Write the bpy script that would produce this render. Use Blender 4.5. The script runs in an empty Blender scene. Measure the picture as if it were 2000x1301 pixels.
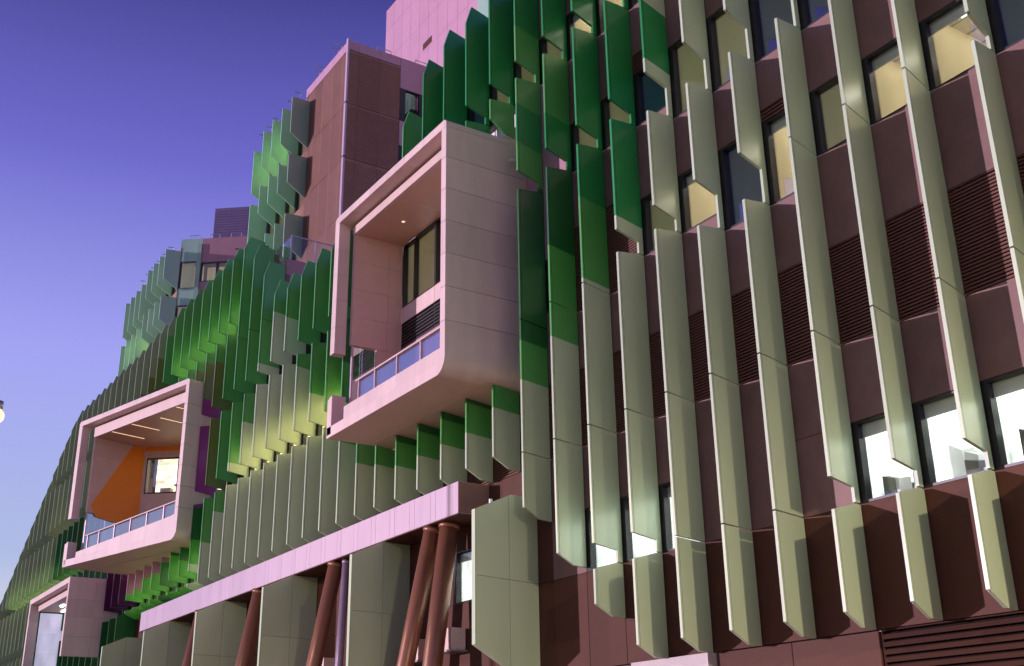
import bpy, bmesh, math, random
from mathutils import Matrix, Vector
random.seed(7)
SC = bpy.context.scene
COL = SC.collection
RAD = math.radians
ZO = 1.6                       # camera eye height above the ground; all z below are relative to the eye

# ------------------------------------------------------------------ camera
YAW, PITCH, ROLL = RAD(-56.8766), RAD(21.1631), RAD(-0.9015)
cd = bpy.data.cameras.new('camera'); cam = bpy.data.objects.new('camera', cd); COL.objects.link(cam)
cd.sensor_width = 36; cd.lens = 2236.44 / 2000 * 36; cd.clip_end = 3000; cd.clip_start = 0.1
fw = Vector((math.sin(YAW)*math.cos(PITCH), math.cos(YAW)*math.cos(PITCH), math.sin(PITCH)))
rt = Vector((math.cos(YAW), -math.sin(YAW), 0)); up = rt.cross(fw)
c_, s_ = math.cos(ROLL), math.sin(ROLL)
r2 = c_*rt + s_*up; u2 = -s_*rt + c_*up
M = Matrix((r2, u2, -fw)).transposed().to_4x4(); M.translation = Vector((0, -16.614, ZO))
cam.matrix_world = M
SC.camera = cam

# ------------------------------------------------------------------ sky and sun (dusk, sun low on the left)
LIGHT = Vector((0.58, 1.116, -0.10)).normalized()      # travel of the sunlight
w = bpy.data.worlds.new('World'); SC.world = w; w.use_nodes = True
nt = w.node_tree; N = nt.nodes; L = nt.links
bg = N['Background']
sky = N.new('ShaderNodeTexSky'); sky.sky_type = 'NISHITA'; sky.sun_disc = False
sky.sun_elevation = RAD(3.5); sky.sun_rotation = math.atan2(-LIGHT.x, -LIGHT.y)
sky.dust_density = 2.0; sky.ozone_density = 3.0; sky.air_density = 1.0
tc = N.new('ShaderNodeTexCoord'); sx = N.new('ShaderNodeSeparateXYZ'); L.new(tc.outputs['Generated'], sx.inputs[0])
ramp = N.new('ShaderNodeValToRGB'); L.new(sx.outputs['Z'], ramp.inputs[0])
er = ramp.color_ramp; er.elements[0].position = 0.0; er.elements[0].color = (1.0, 0.80, 0.66, 1)
er.elements[1].position = 1.0; er.elements[1].color = (0.05, 0.04, 0.20, 1)
for p, c in ((0.08, (0.60, 0.56, 0.58, 1)), (0.17, (0.32, 0.37, 0.57, 1)), (0.33, (0.27, 0.27, 0.66, 1)), (0.48, (0.115, 0.103, 0.44, 1)), (0.62, (0.036, 0.031, 0.18, 1))):
    k = er.elements.new(p); k.color = c
mul = N.new('ShaderNodeMixRGB'); mul.blend_type = 'MIX'; mul.inputs[0].default_value = 0.85
sc_ = N.new('ShaderNodeVectorMath'); sc_.operation = 'SCALE'; sc_.inputs['Scale'].default_value = 10.0
L.new(ramp.outputs[0], sc_.inputs[0])
L.new(sky.outputs[0], mul.inputs[1]); L.new(sc_.outputs[0], mul.inputs[2]); L.new(mul.outputs[0], bg.inputs[0])
bg.inputs[1].default_value = 0.09
sl = bpy.data.lights.new('sun', 'SUN'); sun = bpy.data.objects.new('sun', sl); COL.objects.link(sun)
sl.energy = 2.2; sl.angle = RAD(0.8); sl.color = (1.0, 0.79, 0.98)
sun.rotation_euler = LIGHT.to_track_quat('-Z', 'Y').to_euler(); sun.location = (-30, -40, 30)
SC.view_settings.view_transform = 'Standard'; SC.view_settings.look = 'None'
SC.view_settings.exposure = 0.78; SC.view_settings.gamma = 1.0
SC.render.engine = 'CYCLES'; SC.cycles.use_denoising = True
SC.cycles.max_bounces = 6; SC.cycles.transparent_max_bounces = 12
SC.cycles.sample_clamp_indirect = 4.0

# ------------------------------------------------------------------ materials
MATS = {}
def mat(name, col, rough=0.5, metal=0.0, var=0.06, scale=1.5, bump=0.0, emit=None, es=0.0, coat=0.0, streak=False, soft=False, spec=0.5):
    if name in MATS: return MATS[name]
    m = bpy.data.materials.new(name); m.use_nodes = True; t = m.node_tree; b = t.nodes['Principled BSDF']
    b.inputs['Roughness'].default_value = rough; b.inputs['Metallic'].default_value = metal
    b.inputs['Specular IOR Level'].default_value = spec
    if coat: b.inputs['Coat Weight'].default_value = coat; b.inputs['Coat Roughness'].default_value = 0.15
    geo = t.nodes.new('ShaderNodeNewGeometry'); mp = t.nodes.new('ShaderNodeMapping')
    t.links.new(geo.outputs['Position'], mp.inputs['Vector'])
    mp.inputs['Scale'].default_value = (scale, scale, scale*(0.15 if streak else 1))
    n = t.nodes.new('ShaderNodeTexNoise'); n.inputs['Scale'].default_value = 1.0; n.inputs['Detail'].default_value = 6; n.inputs['Roughness'].default_value = 0.65
    t.links.new(mp.outputs[0], n.inputs['Vector'])
    oi = t.nodes.new('ShaderNodeObjectInfo')
    ad = t.nodes.new('ShaderNodeMath'); ad.operation = 'MULTIPLY_ADD'; ad.inputs[1].default_value = 0.35
    if soft: n.inputs['Detail'].default_value = 1.0; mp.inputs['Scale'].default_value = (.5, .5, .12)
    t.links.new(oi.outputs['Random'], ad.inputs[0]); t.links.new(n.outputs['Fac'], ad.inputs[2])
    mr = t.nodes.new('ShaderNodeMapRange'); mr.inputs[1].default_value = 0.35; mr.inputs[2].default_value = 1.0
    mr.inputs[3].default_value = 1 - var*1.6; mr.inputs[4].default_value = 1 + var*1.6
    t.links.new(ad.outputs[0], mr.inputs[0])
    vm = t.nodes.new('ShaderNodeVectorMath'); vm.operation = 'SCALE'; vm.inputs[0].default_value = col[:3]
    t.links.new(mr.outputs[0], vm.inputs['Scale']); t.links.new(vm.outputs[0], b.inputs['Base Color'])
    rr = t.nodes.new('ShaderNodeMapRange'); rr.inputs[3].default_value = max(0.05, rough-0.06); rr.inputs[4].default_value = min(1, rough+0.08)
    t.links.new(n.outputs['Fac'], rr.inputs[0]); t.links.new(rr.outputs[0], b.inputs['Roughness'])
    if bump:
        bp = t.nodes.new('ShaderNodeBump'); bp.inputs['Strength'].default_value = bump; bp.inputs['Distance'].default_value = 0.02
        n2 = t.nodes.new('ShaderNodeTexNoise'); n2.inputs['Scale'].default_value = .7; n2.inputs['Detail'].default_value = 1.0; t.links.new(geo.outputs['Position'], n2.inputs['Vector'])
        t.links.new(n2.outputs['Fac'], bp.inputs['Height']); t.links.new(bp.outputs[0], b.inputs['Normal'])
    if emit:
        b.inputs['Emission Color'].default_value = (*emit, 1); b.inputs['Emission Strength'].default_value = es
    MATS[name] = m
    return m
FIN = dict(rough=0.30, var=0.075, bump=0.03, soft=True)
mat('sage', (0.435, 0.53, 0.36), **FIN); mat('green', (0.085, 0.33, 0.08), **FIN); mat('deep', (0.018, 0.125, 0.035), **FIN)
mat('teal', (0.02, 0.24, 0.062), **FIN); mat('olive', (0.15, 0.18, 0.045), **FIN); mat('magenta', (0.28, 0.04, 0.22), **FIN)
mat('mauve', (0.36, 0.14, 0.28), **FIN); mat('plum', (0.075, 0.012, 0.065), **FIN); mat('leaf', (0.07, 0.33, 0.05), **FIN)
mat('sage_dim', (0.25, 0.33, 0.19), **FIN); mat('mint', (0.28, 0.56, 0.36), **FIN); mat('slate', (0.26, 0.40, 0.30), **FIN); mat('silver', (0.36, 0.58, 0.42), **FIN); mat('palegreen', (0.33, 0.52, 0.40), **FIN)  # far-left fin tone is sage with the dim light put into its colour
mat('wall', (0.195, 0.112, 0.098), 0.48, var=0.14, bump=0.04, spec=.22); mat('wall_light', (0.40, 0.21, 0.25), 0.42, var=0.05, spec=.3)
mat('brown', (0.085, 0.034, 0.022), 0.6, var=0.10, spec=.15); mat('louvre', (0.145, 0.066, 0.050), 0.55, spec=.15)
mat('box', (0.66, 0.50, 0.45), 0.45, var=0.07, bump=0.03, spec=.3, streak=True, scale=2.2); mat('box_in', (0.64, 0.42, 0.34), 0.5, var=0.05); mat('beam', (0.50, 0.37, 0.45), 0.35, var=0.05, streak=True, scale=3)
mat('ceiling', (0.64, 0.39, 0.27), 0.45, var=0.05); mat('dark', (0.012, 0.010, 0.010), 0.85, spec=.1); mat('frame', (0.02, 0.018, 0.02), 0.35)
mat('orange', (0.90, 0.25, 0.006), 0.45, var=0.03); mat('copper', (0.215, 0.090, 0.050), 0.36, metal=0.25, var=0.08, streak=True, scale=4)
mat('violet', (0.27, 0.20, 0.28), 0.35, metal=0.3); mat('steel', (0.55, 0.55, 0.58), 0.3, metal=0.8); mat('rail', (0.55, 0.42, 0.45), 0.35, metal=0.4)
mat('towerbrown', (0.30, 0.16, 0.125), 0.5, var=0.10, spec=.2); mat('towerpink', (0.50, 0.27, 0.36), 0.45, var=0.04); mat('purple', (0.16, 0.11, 0.22), 0.5)
mat('plaster', (0.75, 0.72, 0.66), 0.7); mat('furn', (0.06, 0.06, 0.065), 0.6); mat('white', (0.8, 0.8, 0.8), 0.4); mat('fascia', (0.42, 0.36, 0.34), 0.4); mat('slat', (0.045, 0.019, 0.013), 0.8, spec=.1)
mat('ground', (0.50, 0.37, 0.28), 0.8, var=0.2); mat('asphalt', (0.055, 0.052, 0.05), 0.85, var=0.2); mat('conc', (0.42, 0.36, 0.33), 0.8, var=0.1)
def emission(name, col, s, lo=.55, hi=1.25, sc=(2.2, 2.2, .7)):
    m = bpy.data.materials.new(name); m.use_nodes = True; t = m.node_tree
    b = t.nodes['Principled BSDF']; b.inputs['Base Color'].default_value = (*[min(.8, c*.8) for c in col], 1); b.inputs['Roughness'].default_value = .8
    n = t.nodes.new('ShaderNodeTexNoise'); n.inputs['Scale'].default_value = 0.9; n.inputs['Detail'].default_value = 3
    g = t.nodes.new('ShaderNodeNewGeometry'); mp = t.nodes.new('ShaderNodeMapping'); mp.inputs['Scale'].default_value = sc
    t.links.new(g.outputs['Position'], mp.inputs[0]); t.links.new(mp.outputs[0], n.inputs['Vector'])
    mr = t.nodes.new('ShaderNodeMapRange'); mr.inputs[1].default_value = .3; mr.inputs[2].default_value = .7; mr.inputs[3].default_value = s*lo; mr.inputs[4].default_value = s*hi
    t.links.new(n.outputs['Fac'], mr.inputs[0]); t.links.new(mr.outputs[0], b.inputs['Emission Strength'])
    b.inputs['Emission Color'].default_value = (*col, 1)
    MATS[name] = m
emission('room_warm', (1.0, 0.85, 0.55), 0.13); emission('room_dim', (0.75, 0.70, 0.45), 0.07); emission('room_white', (0.93, 0.98, 0.97), 0.85, .22, 1.5, (3.0, 3.0, 1.6))  # walls glow of themselves; room_white mottling imitates reflections in the panes
emission('room_dark', (0.2, 0.25, 0.5), 0.012); emission('room_bright', (1.0, 0.90, 0.48), 1.3); emission('room_box', (1.0, 0.86, 0.66), 1.0, .3, 1.3, (1.5, 1.5, 4.0)); emission('room_green', (0.88, 1.0, 0.52), 0.65)
emission('lamp', (1.0, 0.95, 0.85), 4.5); emission('ceiling_glow', (1.0, 0.74, 0.50), 0.8, .9, 1.1); emission('lamp_violet', (0.85, 0.8, 1.0), 14.0); emission('lilac_glow', (0.72, 0.70, 0.90), 0.28); emission('exit_green', (0.1, 1.0, 0.35), 2.0)
def glassmat(name, tint, refl):
    m = bpy.data.materials.new(name); m.use_nodes = True; t = m.node_tree; t.nodes.clear()
    o = t.nodes.new('ShaderNodeOutputMaterial'); mx = t.nodes.new('ShaderNodeMixShader'); tr = t.nodes.new('ShaderNodeBsdfTransparent'); gl = t.nodes.new('ShaderNodeBsdfGlossy')
    tr.inputs[0].default_value = (*tint, 1); gl.inputs['Roughness'].default_value = 0.03; gl.inputs[0].default_value = (.9, .9, .95, 1)
    fr = t.nodes.new('ShaderNodeFresnel'); fr.inputs[0].default_value = 1.5; ad = t.nodes.new('ShaderNodeMath'); ad.operation = 'MULTIPLY_ADD'; ad.inputs[1].default_value = 0.55; ad.inputs[2].default_value = refl
    t.links.new(fr.outputs[0], ad.inputs[0]); t.links.new(ad.outputs[0], mx.inputs[0]); t.links.new(tr.outputs[0], mx.inputs[1]); t.links.new(gl.outputs[0], mx.inputs[2]); t.links.new(mx.outputs[0], o.inputs[0])
    MATS[name] = m
glassmat('glass', (0.94, 0.965, 0.94), 0.0); glassmat('clear', (0.90, 0.93, 0.96), 0.30)

# ------------------------------------------------------------------ mesh helpers
class MB:
    def __init__(s): s.v = []; s.f = []; s.m = []; s.names = []
    def mi(s, name):
        if name not in s.names: s.names.append(name)
        return s.names.index(name)
    def face(s, pts, m):
        b = len(s.v); s.v += [tuple(p) for p in pts]; s.f.append(list(range(b, b+len(pts)))); s.m.append(s.mi(m))
    def box(s, x0, x1, y0, y1, z0, z1, m):
        s.hexa([(x0,y0),(x1,y0),(x1,y1),(x0,y1)], z0, z1, m)
    def hexa(s, base, z0, z1, m):          # vertical prism over a horizontal polygon
        n = len(base); z0 = z0 if isinstance(z0, (list, tuple)) else [z0]*n; z1 = z1 if isinstance(z1, (list, tuple)) else [z1]*n
        b = len(s.v); s.v += [(p[0], p[1], z) for p, z in zip(base, z0)] + [(p[0], p[1], z) for p, z in zip(base, z1)]
        k = s.mi(m)
        s.f.append(list(range(b, b+n))[::-1]); s.f.append(list(range(b+n, b+2*n)))
        for i in range(n): j = (i+1) % n; s.f.append([b+i, b+j, b+n+j, b+n+i])
        s.m += [k]*(n+2)
    def tube(s, a, b_, r, m, n=20):
        a = Vector(a); b_ = Vector(b_); d = (b_-a).normalized(); q = d.to_track_quat('Z', 'Y'); st = len(s.v); k = s.mi(m)
        for p in (a, b_):
            for i in range(n): t = 2*math.pi*i/n; s.v.append(tuple(p + q @ Vector((math.cos(t)*r, math.sin(t)*r, 0))))
        for i in range(n): j = (i+1) % n; s.f.append([st+i, st+j, st+n+j, st+n+i]); s.m.append(k)
        s.f.append(list(range(st, st+n))[::-1]); s.f.append(list(range(st+n, st+2*n))); s.m += [k, k]
    def mesh(s, name, lift=True, smooth=False):
        me = bpy.data.meshes.new(name)
        me.from_pydata([(x, y, z+(ZO if lift else 0)) for x, y, z in s.v], [], s.f)
        for nme in s.names: me.materials.append(MATS[nme])
        me.polygons.foreach_set('material_index', s.m)
        bm = bmesh.new(); bm.from_mesh(me); bmesh.ops.recalc_face_normals(bm, faces=bm.faces); bm.to_mesh(me); bm.free()
        if smooth:
            for p in me.polygons: p.use_smooth = len(p.vertices) == 4
        return me
    def build(s, name, parent=None, smooth=False):
        return link(name, s.mesh(name, True, smooth), parent)
def link(name, me, parent=None, loc=None):
    o = bpy.data.objects.new(name, me); COL.objects.link(o)
    if loc: o.location = loc
    if parent: o.parent = parent
    return o
def tag(o, label, cat, group=None):
    o['label'] = label; o['category'] = cat; o['kind'] = 'thing'
    if group: o['group'] = group
    return o
def thing(name, label, cat, loc=(0, 0, 0), group=None):
    o = bpy.data.objects.new(name, None); o.empty_display_size = 0.3; COL.objects.link(o)
    return tag(o, label, cat, group)
def box(name, parent, x0, x1, y0, y1, z0, z1, m):
    b = MB(); b.box(x0, x1, y0, y1, z0, z1, m); return b.build(name, parent)
def clip(poly, axis, val, above):
    out = []
    for i in range(len(poly)):
        a, b = poly[i], poly[(i+1) % len(poly)]
        ia = a[axis] >= val-1e-9 if above else a[axis] <= val+1e-9
        ib = b[axis] >= val-1e-9 if above else b[axis] <= val+1e-9
        if ia: out.append(a)
        if ia != ib:
            t = (val-a[axis])/(b[axis]-a[axis]); out.append((a[0]+(b[0]-a[0])*t, a[1]+(b[1]-a[1])*t))
    r = []
    for p in out:
        if not r or abs(p[0]-r[-1][0])+abs(p[1]-r[-1][1]) > 1e-6: r.append(p)
    if len(r) > 1 and abs(r[0][0]-r[-1][0])+abs(r[0][1]-r[-1][1]) < 1e-6: r.pop()
    return r

# ------------------------------------------------------------------ the setting
def struct(o): o['kind'] = 'structure'; return o
b = MB(); b.box(-900, 900, -900, 900, -2.0, -1.75, 'asphalt'); struct(b.build('road'))
b = MB(); b.box(-400, 60, -7.5, 60, -1.75, -1.6, 'ground'); struct(b.build('pavement'))
b = MB(); b.box(-400, 60, -24, -13.5, -1.75, -1.6, 'ground'); struct(b.build('footpath'))

# ------------------------------------------------------------------ the finned hospital wing
X0, P, D, DX, TH = -13.0813, 1.5, 1.1162, -0.2159, 0.075
def FX(i): return X0 + i*P
wing = thing('hospital_wing', 'long hospital wing clad in sage, green and purple vertical fins', 'building')
def finpt(i, u, z, side, th=TH):
    o = (TH-th)/2
    xo = FX(i) + o + (th if side else 0)
    return (xo + u*(DX-TH), u*D, z)
def fin_prism(mb, i, poly, m, cuts=(), th=TH):
    if len(poly) < 3: return
    L_ = [finpt(i, u, z, 0, th) for u, z in poly]; R_ = [finpt(i, u, z, 1, th) for u, z in poly]
    mb.face(L_[::-1], m); mb.face(R_, m)
    n = len(poly)
    for a in range(n):
        c = (a+1) % n
        if abs(poly[a][1]-poly[c][1]) < 1e-6 and any(abs(poly[a][1]-q) < 1e-6 for q in cuts): continue
        mb.face([L_[a], L_[c], R_[c], R_[a]], m)
def fin_piece(i, poly, bands, trim):
    # bands: [(upper z, colour)...] from the bottom
    cuts = [z for z, _ in bands[:-1]]
    def fill(mb, pl):
        lo = None
        for z, cname in bands:
            q = pl
            if lo is not None: q = clip(q, 1, lo, True)
            if z < 900: q = clip(q, 1, z, False)
            fin_prism(mb, i, q, cname, cuts); lo = z
    mb = MB()
    if trim:
        fill(mb, clip(clip(poly, 0, 0.068, True), 0, 0.972, False))
        fin_prism(mb, i, clip(poly, 0, 0.95, True), 'dark', (), 0.03)  # black core paints the shadow gap between fin and wall dark
        core = clip(clip(poly, 0, 0.05, True), 0, 0.09, False)
        fin_prism(mb, i, core, 'dark', (), 0.03)
        o = mb.build('fin', wing)
        t = MB(); fill(t, clip(poly, 0, 0.055, False)); t.build('edge_trim', o)
    else:
        fill(mb, poly); o = mb.build('fin', wing)
    return o
G_ = 0.035
def fin_poly(seg):
    zb, bt, zt, tt = seg[:4]
    p = []
    if bt == 'C': p += [(0, zb), (0.55, zb-0.24), (1, zb-0.24)]
    elif bt == 'N': sl = seg[4]; p += [(0, zb), (0.8, zb-0.06), (0.8, sl+G_), (1, sl+G_)]
    else: p += [(0, zb+G_), (1, zb+G_)]
    if tt == 'T': p += [(1, zt+0.24), (0.8, zt+0.24), (0, zt)]
    elif tt == 'P': p += [(1, zt+0.78), (0.23, zt+0.79), (0, zt)]
    else: p += [(1, zt), (0, zt)]
    return p
SA, GR, DE, TE, OL, MG, MV, PL, LF, SD = 'sage', 'green', 'deep', 'teal', 'olive', 'magenta', 'mauve', 'plum', 'leaf', 'sage_dim'
INF = 999
C, T_, N_, S_, P_ = 'C', 'T', 'N', 'S', 'P'
fins = {}
allsage = [(INF, SA)]
fins[3] = ([(2.7,C,4.59,T_),(5.22,N_,8.16,S_),(8.16,S_,12.58,S_),(12.58,S_,16.2,T_),(16.83,N_,20.05,T_),(20.7,N_,23.95,P_)], allsage)
fins[2] = ([(2.7,C,4.59,T_),(5.22,N_,8.16,S_),(8.16,S_,12.32,T_),(12.95,N_,15.88,S_),(15.88,S_,20.05,T_),(20.7,N_,23.95,P_)], allsage)
fins[1] = ([(2.7,C,4.59,T_),(5.22,N_,8.16,S_),(8.16,S_,12.58,S_),(12.58,S_,16.2,T_),(16.83,N_,20.05,T_),(20.7,N_,23.95,P_)], allsage)
fins[0] = fins[1]
fins[-1] = ([(2.7,C,4.59,T_),(5.22,N_,8.16,S_),(8.16,S_,12.58,S_),(12.58,S_,15.64,T_),(16.83,N_,20.05,T_),(20.7,N_,23.95,P_)], allsage)
fins[-2] = ([(2.69,C,4.84,S_),(4.84,S_,8.16,S_),(8.16,S_,11.79,T_),(12.97,N_,15.64,T_),(16.83,N_,20.05,T_),(20.7,N_,23.95,P_)], allsage)
fins[-3] = ([(2.69,C,4.84,S_),(4.84,S_,8.16,S_),(8.16,S_,11.79,T_),(12.99,N_,15.64,T_),(16.83,N_,20.05,T_),(20.7,N_,23.95,P_)], allsage)
fins[-4] = ([(2.69,C,4.84,S_),(4.84,S_,8.16,S_),(8.16,S_,12.34,T_),(12.99,N_,15.67,T_),(16.83,N_,20.05,T_),(20.7,N_,23.95,P_)], [(17.24,SA),(19.08,TE),(INF,SA)])
fins[-5] = ([(2.69,C,4.6,T_),(5.21,N_,8.16,S_),(8.16,S_,12.33,T_),(12.97,N_,16.21,T_),(16.84,N_,20.02,T_),(20.65,N_,23.95,P_)], [(13.36,SA),(INF,TE)])
fins[-6] = ([(3.77,C,4.59,T_),(5.21,N_,8.16,S_),(8.16,S_,12.03,S_),(12.03,S_,16.21,T_),(16.82,N_,20.05,T_),(20.63,N_,23.95,P_)], [(12.19,SA),(14.6,GR),(INF,TE)])
fins[-7] = ([(5.21,C,8.16,S_),(8.16,S_,12.03,S_),(12.03,S_,16.22,T_),(16.83,N_,20.05,T_),(20.67,N_,23.95,P_)], [(11.04,SA),(13.76,GR),(16.6,DE),(18.02,TE),(20.4,GR),(INF,TE)])
fins[-8] = ([(6.67,C,8.16,S_),(8.16,S_,12.03,S_),(12.03,S_,16.2,T_),(16.83,N_,20.05,T_),(20.68,N_,23.95,P_)], [(10.25,SA),(11.42,GR),(16.6,DE),(17.8,GR),(19.15,TE),(22.0,GR),(INF,TE)])
fins[-9] = ([(8.4,C,10.53,S_),(19.4,C,20.11,T_),(20.69,N_,23.95,P_)], [(9.85,SA),(12,GR),(20.4,GR),(INF,TE)])
fins[-10] = ([(8.4,C,10.53,S_),(18.6,S_,20.11,T_),(20.70,N_,23.95,P_)], [(9.48,SA),(10.40,GR),(12,DE),(INF,TE)])
fins[-11] = ([(8.4,C,10.53,S_),(18.6,S_,23.95,P_)], [(9.49,SA),(10.29,GR),(12,DE),(INF,TE)])
fins[-12] = ([(8.4,C,10.53,S_),(18.6,S_,23.58,P_)], [(9.49,SA),(10.28,GR),(12,DE),(INF,TE)])
fins[-13] = ([(8.4,C,10.53,S_),(18.6,S_,22.2,P_)], [(9.5,SA),(10.31,GR),(12,DE),(INF,GR)])
fins[-14] = ([(8.42,C,10.53,S_)], [(9.88,SA),(INF,GR)])
def tiers(top, low=8.43, lowt='C'):
    r = [(low, lowt, 12.33, T_), (12.98, N_, 16.21, T_)]
    if top <= 20.2: r.append((16.83, N_, top, P_))
    elif top < 22.95 and top > 20.2: r.append((16.83, N_, 19.3, S_)); r.append((19.3, S_, top, P_))
    else: r.append((16.83, N_, 20.05, T_)); r.append((20.69, N_, top, P_))
    return r
fins[-15] = (tiers(19.66), [(10.27,SA),(12.6,GR),(INF,GR)])
fins[-16] = (tiers(19.66), [(11.41,SA),(14.5,GR),(INF,DE)])
fins[-17] = (tiers(19.66), [(12.6,SA),(INF,GR)])
fins[-18] = (tiers(19.67), [(14.12,SA),(INF,GR)])
fins[-19] = (tiers(19.70), [(15.68,SA),(INF,GR)])
fins[-20] = (tiers(19.70), [(18.37,SA),(INF,GR)])
fins[-21] = (tiers(19.96), [(19.14,SA),(INF,GR)])
fins[-22] = (tiers(21.46), [(17.21,SA),(INF,GR)])
fins[-23] = (tiers(22.91), [(14.9,SA),(INF,GR)])
r = tiers(19.0); r[-1] = (16.85, N_, 19.4, S_); fins[-24] = (r + [(19.4, S_, 23.95, P_)], [(13.38,SA),(INF,GR)])
fins[-25] = (tiers(23.95, 8.46), [(11.44,SA),(INF,GR)])
fins[-26] = (tiers(23.95, 8.46), [(10.29,SA),(12.6,GR),(19.15,OL),(INF,GR)])
stub = (8.46, C, 8.60, T_)
fins[-27] = ([stub, (9.18,N_,12.33,T_),(13.0,N_,16.22,T_),(16.85,N_,20.06,T_),(20.69,N_,23.95,P_)], [(9.53,SA),(10.68,LF),(12.24,DE),(17.65,MG),(19.56,OL),(INF,GR)])
for i, bd in {-28: [(9.92,LF),(12,DE),(19.6,OL),(INF,GR)], -29: [(10.4,LF),(12,DE),(INF,GR)], -30: [(10.31,DE),(12,MV),(INF,GR)], -31: [(9.95,LF),(12,MV),(INF,GR)],
              -32: [(9.94,LF),(12,MV),(23.5,GR),(INF,SD)], -33: [(9.53,LF),(12,MV),(22.6,OL),(INF,SD)], -34: [(9.51,LF),(12,MV),(21.9,OL),(INF,SD)]}.items():
    fins[i] = ([stub, (9.17,N_,10.55,S_),(18.45,S_,20.08,T_),(20.71,N_,23.92,P_)], bd)
tops = {-35:23.8,-36:23.8,-37:23.8,-38:23.85,-39:23.9,-40:23.9,-41:23.9,-42:23.93,-43:23.95,-44:23.97,-45:24,-46:24,-47:23.6,-48:22.89,-49:22.21,-50:21.34,-51:20.49,-52:19.82,-53:19.04,-54:18.32,-55:17.5,-56:16.7,-57:15.88,-58:15.04,-59:14.3,-60:13.55,-61:12.8,-62:12.0,-63:11.3}
for i, tp in tops.items():
    r = [(2.7,C,8.5,T_)]
    for zb, zt in ((9.15,12.33),(13.05,16.15),(16.84,20.0),(20.64,24.5)):
        if tp < zb+0.6:
            a = r.pop(); r.append((a[0], a[1], max(a[2], tp), P_) if a[2] < tp else (a[0], a[1], tp, P_)); break
        if tp <= zt+0.3: r.append((zb, N_, tp, P_)); break
        r.append((zb, N_, zt, T_))
    bd = [(8.9, DE), (12.7, PL), (INF, SD)] if i >= -37 else ([(12.7,DE),(16.5, DE if i > -48 else SD),(INF,SD)] if i > -50 else [(INF, SD)])
    if i in (-35, -36): bd = bd[:-1] + [(21.3 if i == -35 else 20.9, OL), (INF, SD)]
    fins[i] = (r, bd)
def slot_of(seg_below):     # height of the seam at the wall under a notch
    return seg_below[2] + (0.24 if seg_below[3] == T_ else 0.0)
for i in sorted(fins, reverse=True):
    segs, bands = fins[i]
    for k, sg in enumerate(segs):
        if sg[1] == N_:
            sl = slot_of(segs[k-1]) if k and abs(segs[k-1][2]-sg[0]) < 1.6 else sg[0]-0.4
            sg = (*sg[:4], sl)
        fin_piece(i, fin_poly(sg), bands, i >= -28)

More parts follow.
